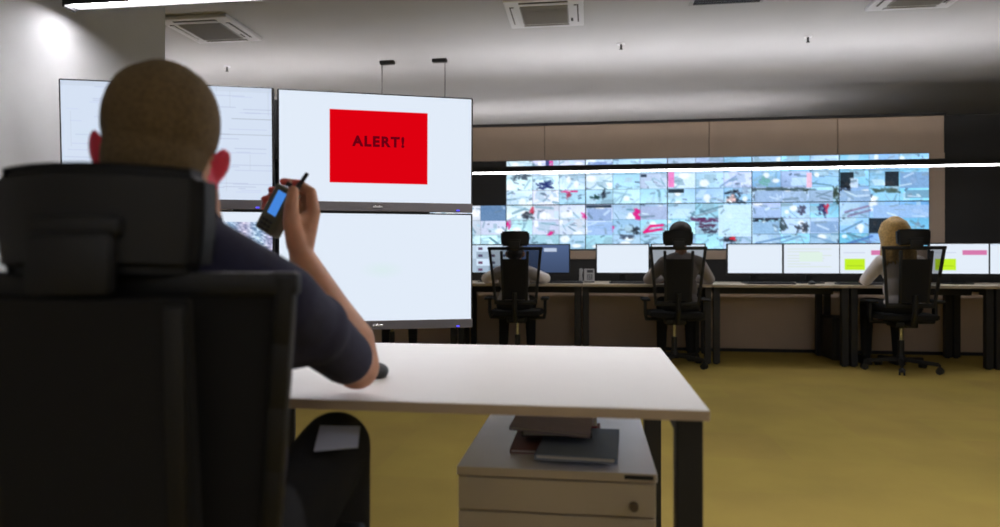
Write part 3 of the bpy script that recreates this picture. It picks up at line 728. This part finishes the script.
# ------------------------------------------------------------------ wide screens on a floor stand
SW, SH = .69, .4
M_scr = M_video
def lin_c(*c): return np.array(srgb(*c)[:3])
def screen_pic(kind):
    Wp, Hp = 230, 130
    a = np.ones((Hp, Wp, 3))*np.array([226, 236, 249])/255
    rr = np.random.RandomState(11)
    if kind == 'plan':
        yy_, xx_ = np.mgrid[0:Hp, 0:Wp]
        a[:] = np.array([214, 226, 244])/255
        for k in range(95):
            y = rr.randint(4, Hp-4); x = rr.randint(2, Wp-30); l = rr.randint(8, 60); v = rr.uniform(.9, .975)
            a[y, x:min(Wp, x+l)] *= np.array([v, v, min(1, v+.03)])
        for k in range(14):
            x = rr.randint(2, Wp-2); y = rr.randint(0, 90); l = rr.randint(8, 40); a[y:y+l, x] *= .96
        a[:int(Hp*.05)] *= .97
        a[int(Hp*.42):int(Hp*.43), int(Wp*.5):] *= .88
        a[int(Hp*.28):int(Hp*.29), int(Wp*.80):] *= .85
        for k in range(25):
            cx, cy = rr.randint(0, Wp*6//10), rr.randint(0, Hp); r = rr.randint(6, 22)
            kk = np.clip(1-np.hypot((xx_-cx)/r, (yy_-cy)/(r*.5)), 0, 1)[..., None]*.10; a[:] = a*(1-kk)+np.array([190, 225, 225])/255*kk
    elif kind == 'mosaic':
        y0 = int(Hp*.075)
        n = rr.rand(Hp//2+1, Wp//2+1); n = np.kron(n, np.ones((2, 2)))[:Hp, :Wp]
        for _ in range(1): n = (n+np.roll(n, 1, 1)+np.roll(n, 2, 1)+np.roll(np.roll(n, 1, 0), 2, 1))/4
        n = (n-n.mean())/n.std()
        c = np.array([170, 184, 214])/255+n[..., None]*np.array([.11, .10, .085])
        c[..., 0] += .06*np.sin(np.arange(Wp)/5)[None, :]
        a[y0+3:] = np.clip(c, .15, .97)[y0+3:]
    elif kind == 'plain':
        yy_, xx_ = np.mgrid[0:Hp, 0:Wp]
        kk = np.clip(1-np.hypot((xx_-.52*Wp)/28, (yy_-.52*Hp)/12), 0, 1)[..., None]*.18; a[:] = a*(1-kk)+np.array([190, 240, 200])/255*kk
    elif kind == 'alert':
        a[int(Hp*.155):int(Hp*.83), int(Wp*.255):int(Wp*.765)] = np.array([222, 0, 16])/255
    return flat(np.clip(a, 0, 1))
def wide_screen(p_bl, p_br, zbot, tilt, kind, label):
    """p_bl/p_br: bottom left and bottom right in plan"""
    v = (p_br-p_bl); rz = math.atan2(v.y, v.x); w_ = v.length
    t = thing('wide_screen', label, 'screen', (p_bl.x, p_bl.y, zbot), rz, 'four wide screens on one stand'); t.rotation_euler = Euler((tilt, 0, rz))
    b = nb(); box(b, 0, w_, -.002, .022, 0, SH, .003, seg=1); box(b, .08, w_-.08, .02, .055, .06, SH-.06, .012); hs = obj('housing', b, M_dark, t)
    b = nb(); box(b, .001, w_-.001, -.005, -.001, .0, .031, .001, seg=1); bz = obj('lower_bezel', b, M_bezel, t)
    b = nb(); box(b, w_/2-.017, w_/2+.017, -.0065, -.0045, .012, .018, .0005, seg=1); obj('badge', b, M_silver, bz)
    b = nb(); box(b, w_-.058, w_-.047, -.0065, -.0045, .004, .009); obj('power_light', b, M_led, bz)
    picture_grid('screen', (.006, -.0035, SH-.005), (1, 0, 0), (0, 0, 1), w_-.012, SH-.036, screen_pic(kind), t, M_scr)
    if kind == 'alert':
        cu = bpy.data.curves.new('txt', 'FONT'); cu.body = 'ALERT!'; cu.size = .047; cu.offset = .0022; cu.space_character = 1.22; cu.align_x = 'CENTER'
        to = bpy.data.objects.new('txt', cu); COL.objects.link(to)
        dg = bpy.context.evaluated_depsgraph_get(); dg.update()
        me = bpy.data.meshes.new_from_object(to.evaluated_get(dg)); bpy.data.objects.remove(to)
        me.materials.clear(); me.materials.append(emat('alert_letters', (.15, .0, .006), 1))
        me.transform(Matrix.Translation((w_*.505, -.0045, .031+(SH-.036)*.52)) @ rot('X', PI/2))
        o = bpy.data.objects.new('alert_text', me); COL.objects.link(o); o.parent = t
    return t
def pl(px, d): q = cam((px-500)/F*d, d, 0); return Vector((q.x, q.y))
dB = 2.235; dA = 2.12; dC = 2.375
B0 = pl(277.5, dB); C0 = pl(472.5, dC); A0 = pl(61.5, dA); A1 = pl(274.5, dB-.003)
zmid = EYE+(HY-209.8)/F*dB
wide_screen(A0, A1, zmid, math.radians(3.0), 'plan', 'upper left wide screen with faint plan lines, behind the head of the man')
wide_screen(B0, C0, zmid, math.radians(1.5), 'alert', 'upper right wide screen with the red ALERT box')
wide_screen(A0, A1, zmid-SH-.004, 0, 'mosaic', 'lower left wide screen with a blue-grey mottled picture beside the shoulder of the man')
wide_screen(B0, C0, zmid-SH-.004, 0, 'plain', 'lower right wide screen, plain white, above the near desk')
# floor stand behind them
m0 = (A1+B0)/2; ax = (C0-B0).normalized(); nx = Vector((-ax.y, ax.x))
t = thing('screen_stand', 'dark floor stand hidden behind the four wide screens', 'stand', (m0.x, m0.y, 0), math.atan2(ax.y, ax.x))
b = nb(); box(b, -.05, .05, .11, .17, .02, 1.55, .004); obj('pole', b, M_steel, t)
b = nb(); box(b, -.32, .10, .02, .42, 0, .02, .005); obj('base_plate', b, M_steel, t)
for z in (zmid-SH/2, zmid+SH/2):
    b = nb(); box(b, -.38, .38, .085, .115, z-.025, z+.025, .004); obj('crossbar', b, M_steel, t)

# ------------------------------------------------------------------ the man
ROOT = cam(-.47, 1.0, 0)
man = thing('person', 'man with cropped brown hair and red-lit ears in a navy polo, seated holding a radio', 'person', (0, 0, 0))
HK = .99
HMAT = Matrix.Translation(cam(-.505, 1.005, 1.145)) @ rot('Z', TH+math.radians(15)) @ rot('Y', math.radians(6.5)) @ rot('X', math.radians(-4)) @ Matrix.Diagonal((.915, 1, 1, 1))
b = nb(); head_shape(b, HMAT, HK, False)
for s in (-1, 1):                       # fuller ears, standing off the head
    R = rot('Y', s*.28) @ rot('Z', -s*.75)
    ball(b, (s*.091, -.012, .002), (.0075, .019, .029), 18, HMAT, R); cap(b, (s*.078, -.004, .01), .011, (s*.078, -.002, -.012), .010, HMAT)
E = pix(357, 366, 1.29); E.z = .792
Wr = pix(302, 257, 1.37)
cap(b, cam(-.488, 1.0, 1.11), .066, cam(-.478, .985, 1.00), .072)
SR = cam(-.325, 1.0, .935); SL = cam(-.66, 1.0, .945)
chain(b, [cam(-.485, .985, 1.0), SR], [.05, .048]); chain(b, [cam(-.485, .985, 1.0), SL], [.05, .048])
fa = E.lerp(Wr, .35)
chain(b, [SR, E], [.046, .040]); chain(b, [E, E.lerp(Wr, .22)+Vector((.012, 0, 0)), E.lerp(Wr, .5)+Vector((.006, 0, 0)), Wr], [.043, .047, .038, .026])
EL = cam(-.76, 1.22, .80); WL = cam(-.62, 1.44, .775)
chain(b, [SL, EL, WL], [.046, .038, .024]); hand(b, WL, (.7, .75, -.12), (.75, -.6, .1))
chain(b, [cam(-.485, .985, 1.0), cam(-.48, 1.03, .55)], [.08, .09])
# right hand round the radio
fing = {'index': [(314, 213, 1.40), (311, 192, 1.42), (299, 184, 1.445), (283, 181.5, 1.435)],
        'middle': [(312, 217, 1.42), (306, 197, 1.455), (289, 191.5, 1.47), (271.5, 190, 1.435)],
        'ring': [(309, 222, 1.44), (300, 205, 1.48), (283, 199, 1.49), (264.5, 199, 1.435)],
        'pinky': [(305, 229, 1.45), (296, 215, 1.485), (282, 208, 1.49), (264.5, 207, 1.437)]}
rad = {'index': [.014, .0118, .0102, .0088], 'middle': [.014, .0118, .0102, .0088], 'ring': [.013, .0112, .0098, .0085], 'pinky': [.012, .0102, .009, .008]}
for k, ps in fing.items():
    P = [pix(*p) for p in ps]; chain(b, P, rad[k], None, 14); cap(b, Wr+(P[0]-Wr)*.05, .020, P[0], .0135)
TB = [pix(297, 244, 1.365), pix(291.5, 224, 1.352), pix(291.5, 206, 1.358), pix(293.5, 191, 1.372)]
chain(b, TB, [.022, .017, .0148, .0115]); cap(b, Wr, .024, TB[0], .021)
cap(b, TB[0], .018, pix(311, 222, 1.41), .015); cap(b, TB[1], .012, pix(309, 216, 1.41), .013); cap(b, TB[0], .018, pix(305, 229, 1.44), .014)
hinv = HMAT.inverted()
tips = [pix(*ps[-1]) for ps in fing.values()]+[pix(*ps[-2]) for ps in fing.values()]
def cls(p):
    q = hinv @ p
    if abs(q.x) > .081 and -.034 < q.z < .045 and abs(q.y) < .05: return 1
    for tp_ in tips:
        if (p-tp_).length < .016: return 2
    return 0
body = remesh('body', b, .0042, [M_skin, M_ear, M_tip], man, 4, cls)
# hair: cropped cap
b = nb(); ball(b, (0, -.014, .048), (.082, .104, .0965), 40, HMAT); ball(b, (-.024, -.02, .052), (.062, .09, .082), 30, HMAT); ball(b, (.024, -.02, .052), (.062, .09, .082), 30, HMAT); ball(b, (0, -.03, -.005), (.0775*HK, .082*HK, .075*HK), 32, HMAT)
cap(b, (0, -.052, -.04), .056, (0, -.045, -.062), .05, HMAT)
hair = remesh('hair', b, .005, M_hair, man, 3)
for sx in (-1, 1):
    b = nb(); ball(b, (sx*.031*HK, .090*HK, .018*HK), .0095, 16, HMAT); e_ = obj('eye', b, mat('eye_white', (.75, .73, .7), .25), man, True)
    b = nb(); ball(b, (sx*.031*HK, .0975*HK, .018*HK), .0045, 12, HMAT); obj('iris', b, mat('brown_iris', (.06, .03, .015), .2), e_, True)
    b = nb(); cap(b, (sx*.016*HK, .0965*HK, .038*HK), .004, (sx*.046*HK, .084*HK, .041*HK), .003, HMAT, 10); obj('eyebrow', b, M_hair, man, True)
b = nb(); ball(b, (0, .0985*HK, -.0575*HK), (.022, .006, .006), 14, HMAT); obj('lips', b, mat('lip_skin', (.45, .12, .09), .45), man, True)
# shirt
b = nb()
ball(b, cam(-.488, .985, .87), (.178, .112, .15), 32); ball(b, cam(-.485, 1.03, .70), (.165, .105, .19), 32)
RZ_ = rot('Z', TH)
chain(b, [cam(-.470, .985, 1.02), SR], [.062, .060]); chain(b, [cam(-.487, .985, 1.01), SL], [.066, .062])
Ecuff = SR.lerp(E, .82)
cap(b, SR, .059, Ecuff, .050); cap(b, SL, .062, SL.lerp(EL, .8), .055)
cap(b, cam(-.44, .97, .90), .085, SR.lerp(E, .35), .062)
remesh('polo_shirt', b, .007, M_navy, man, 8)
b = nb(); NM = Matrix.Translation(cam(-.492, .992, 1.062)) @ RZ_ @ rot('X', .15)
q = bmesh.new()
ring = []
for j, (rr_, zz_) in enumerate([(.066, -.012), (.070, .012), (.074, .014), (.080, -.018)]):
    ring.append([q.verts.new((rr_*math.cos(2*PI*i/32), rr_*1.0*math.sin(2*PI*i/32), zz_)) for i in range(32)])
for j in range(3):
    for i in range(32): q.faces.new((ring[j][i], ring[j][(i+1) % 32], ring[j+1][(i+1) % 32], ring[j+1][i]))
merge(b, q, NM); obj('collar', b, M_navy, man, True)
# trousers and shoes
b = nb(); ball(b, cam(-.49, 1.04, .50), (.165, .12, .09), 28)
HR = cam(-.40, 1.05, .49); KR = cam(-.335, 1.37, .615); AR = cam(-.325, 1.36, .12)
HL = cam(-.57, 1.05, .49); KL = cam(-.62, 1.38, .53); AL = cam(-.62, 1.46, .11)
chain(b, [HR, KR], [.088, .073]); chain(b, [KR, KR.lerp(AR, .4), AR], [.072, .068, .052])
chain(b, [HL, KL, AL], [.085, .066, .048])
remesh('trousers', b, .009, M_trous, man, 5)
for A in (AR, AL):
    b = nb(); f = Vector((-ST, CT, 0)); a0 = Vector((A.x, A.y, .05))-f*.04
    cap(b, a0, .045, a0+f*.19-Vector((0, 0, .012)), .036); m_ = Matrix.Translation((A.x, A.y, 0)) @ RZ_
    box(b, -.045, .045, -.10, .20, 0, .02, .008, m_); remesh('shoe', b, .006, M_dark, man, 2)
# radio in his hand
wx = Vector((CT, ST, 0)); fw = Vector((-ST, CT, 0)); up = Vector((0, 0, 1))
a = math.radians(27)
ul = (wx*math.sin(a)+up*math.cos(a)); uw = (wx*math.cos(a)-up*math.sin(a)); un = uw.cross(ul)      # un points to the camera or away
R3 = Matrix((uw, ul, un)).transposed().to_4x4()
RM = Matrix.Translation(pix(278.5, 211, 1.408)) @ R3 @ rot('Y', math.radians(-32))
M_olive = mat('olive_plastic', srgb(84, 84, 62), .55, bump=.2, bscale=300)
M_phs = emat('radio_screen', srgb(72, 138, 226)[:3], .95)  # glow stands in for the blue reflection on the radio's screen
t = thing('handheld_radio', 'olive handheld radio with a blue display and a stub antenna in his hand', 'radio', (0, 0, 0)); t.matrix_world = RM
b = nb(); box(b, -.031, .029, -.052, .052, -.014, .014, .006, seg=3); obj('body', b, M_olive, t, True)
b = nb(); box(b, -.012, .016, -.012, .040, .0135, .0155, .001, seg=1); obj('display', b, M_phs, t)
b = nb(); cyl(b, (.017, .05, -.002), (.019, .072, -.002), .0065, .0055, 14); cyl(b, (.019, .07, -.002), (.024, .098, -.002), .0048, .0042, 14); obj('antenna', b, M_dark, t, True)
b = nb(); cyl(b, (-.008, .054, 0), (-.008, .064, 0), .0065, .006, 16); obj('knob', b, M_dark, t, True)
b = nb()
for i in range(3):
    for j in range(3): box(b, -.016+i*.012, -.008+i*.012, -.048+j*.009, -.042+j*.009, .0135, .0158)
o = obj('keypad', b, M_dark, t); o['kind'] = 'stuff'
# paper on the thigh
t = obj('folded_paper', quad(nb(), [pix(320, 426, 1.300), pix(360, 427, 1.300), pix(358, 447, 1.225), pix(314, 451, 1.215)]), M_paper)
sol = t.modifiers.new('s', 'SOLIDIFY'); sol.thickness = .003; sol.offset = 0
tag(t, 'pale folded paper lying on the dark thigh of the man', 'paper')
# mouse on the near desk half hidden behind the elbow
p = pix(359, 366, 1.36)
t = thing('computer_mouse', 'small black mouse on the near white desk, half hidden behind the elbow', 'mouse', (p.x, p.y+.12, NZ), .3)
b = nb(); ball(b, (0, 0, .012), (.024, .040, .018), 20); obj('shell', b, M_dark, t, True)
b = nb(); cyl(b, (-.004, .022, .022), (.004, .022, .022), .006); obj('wheel', b, M_steel, t)
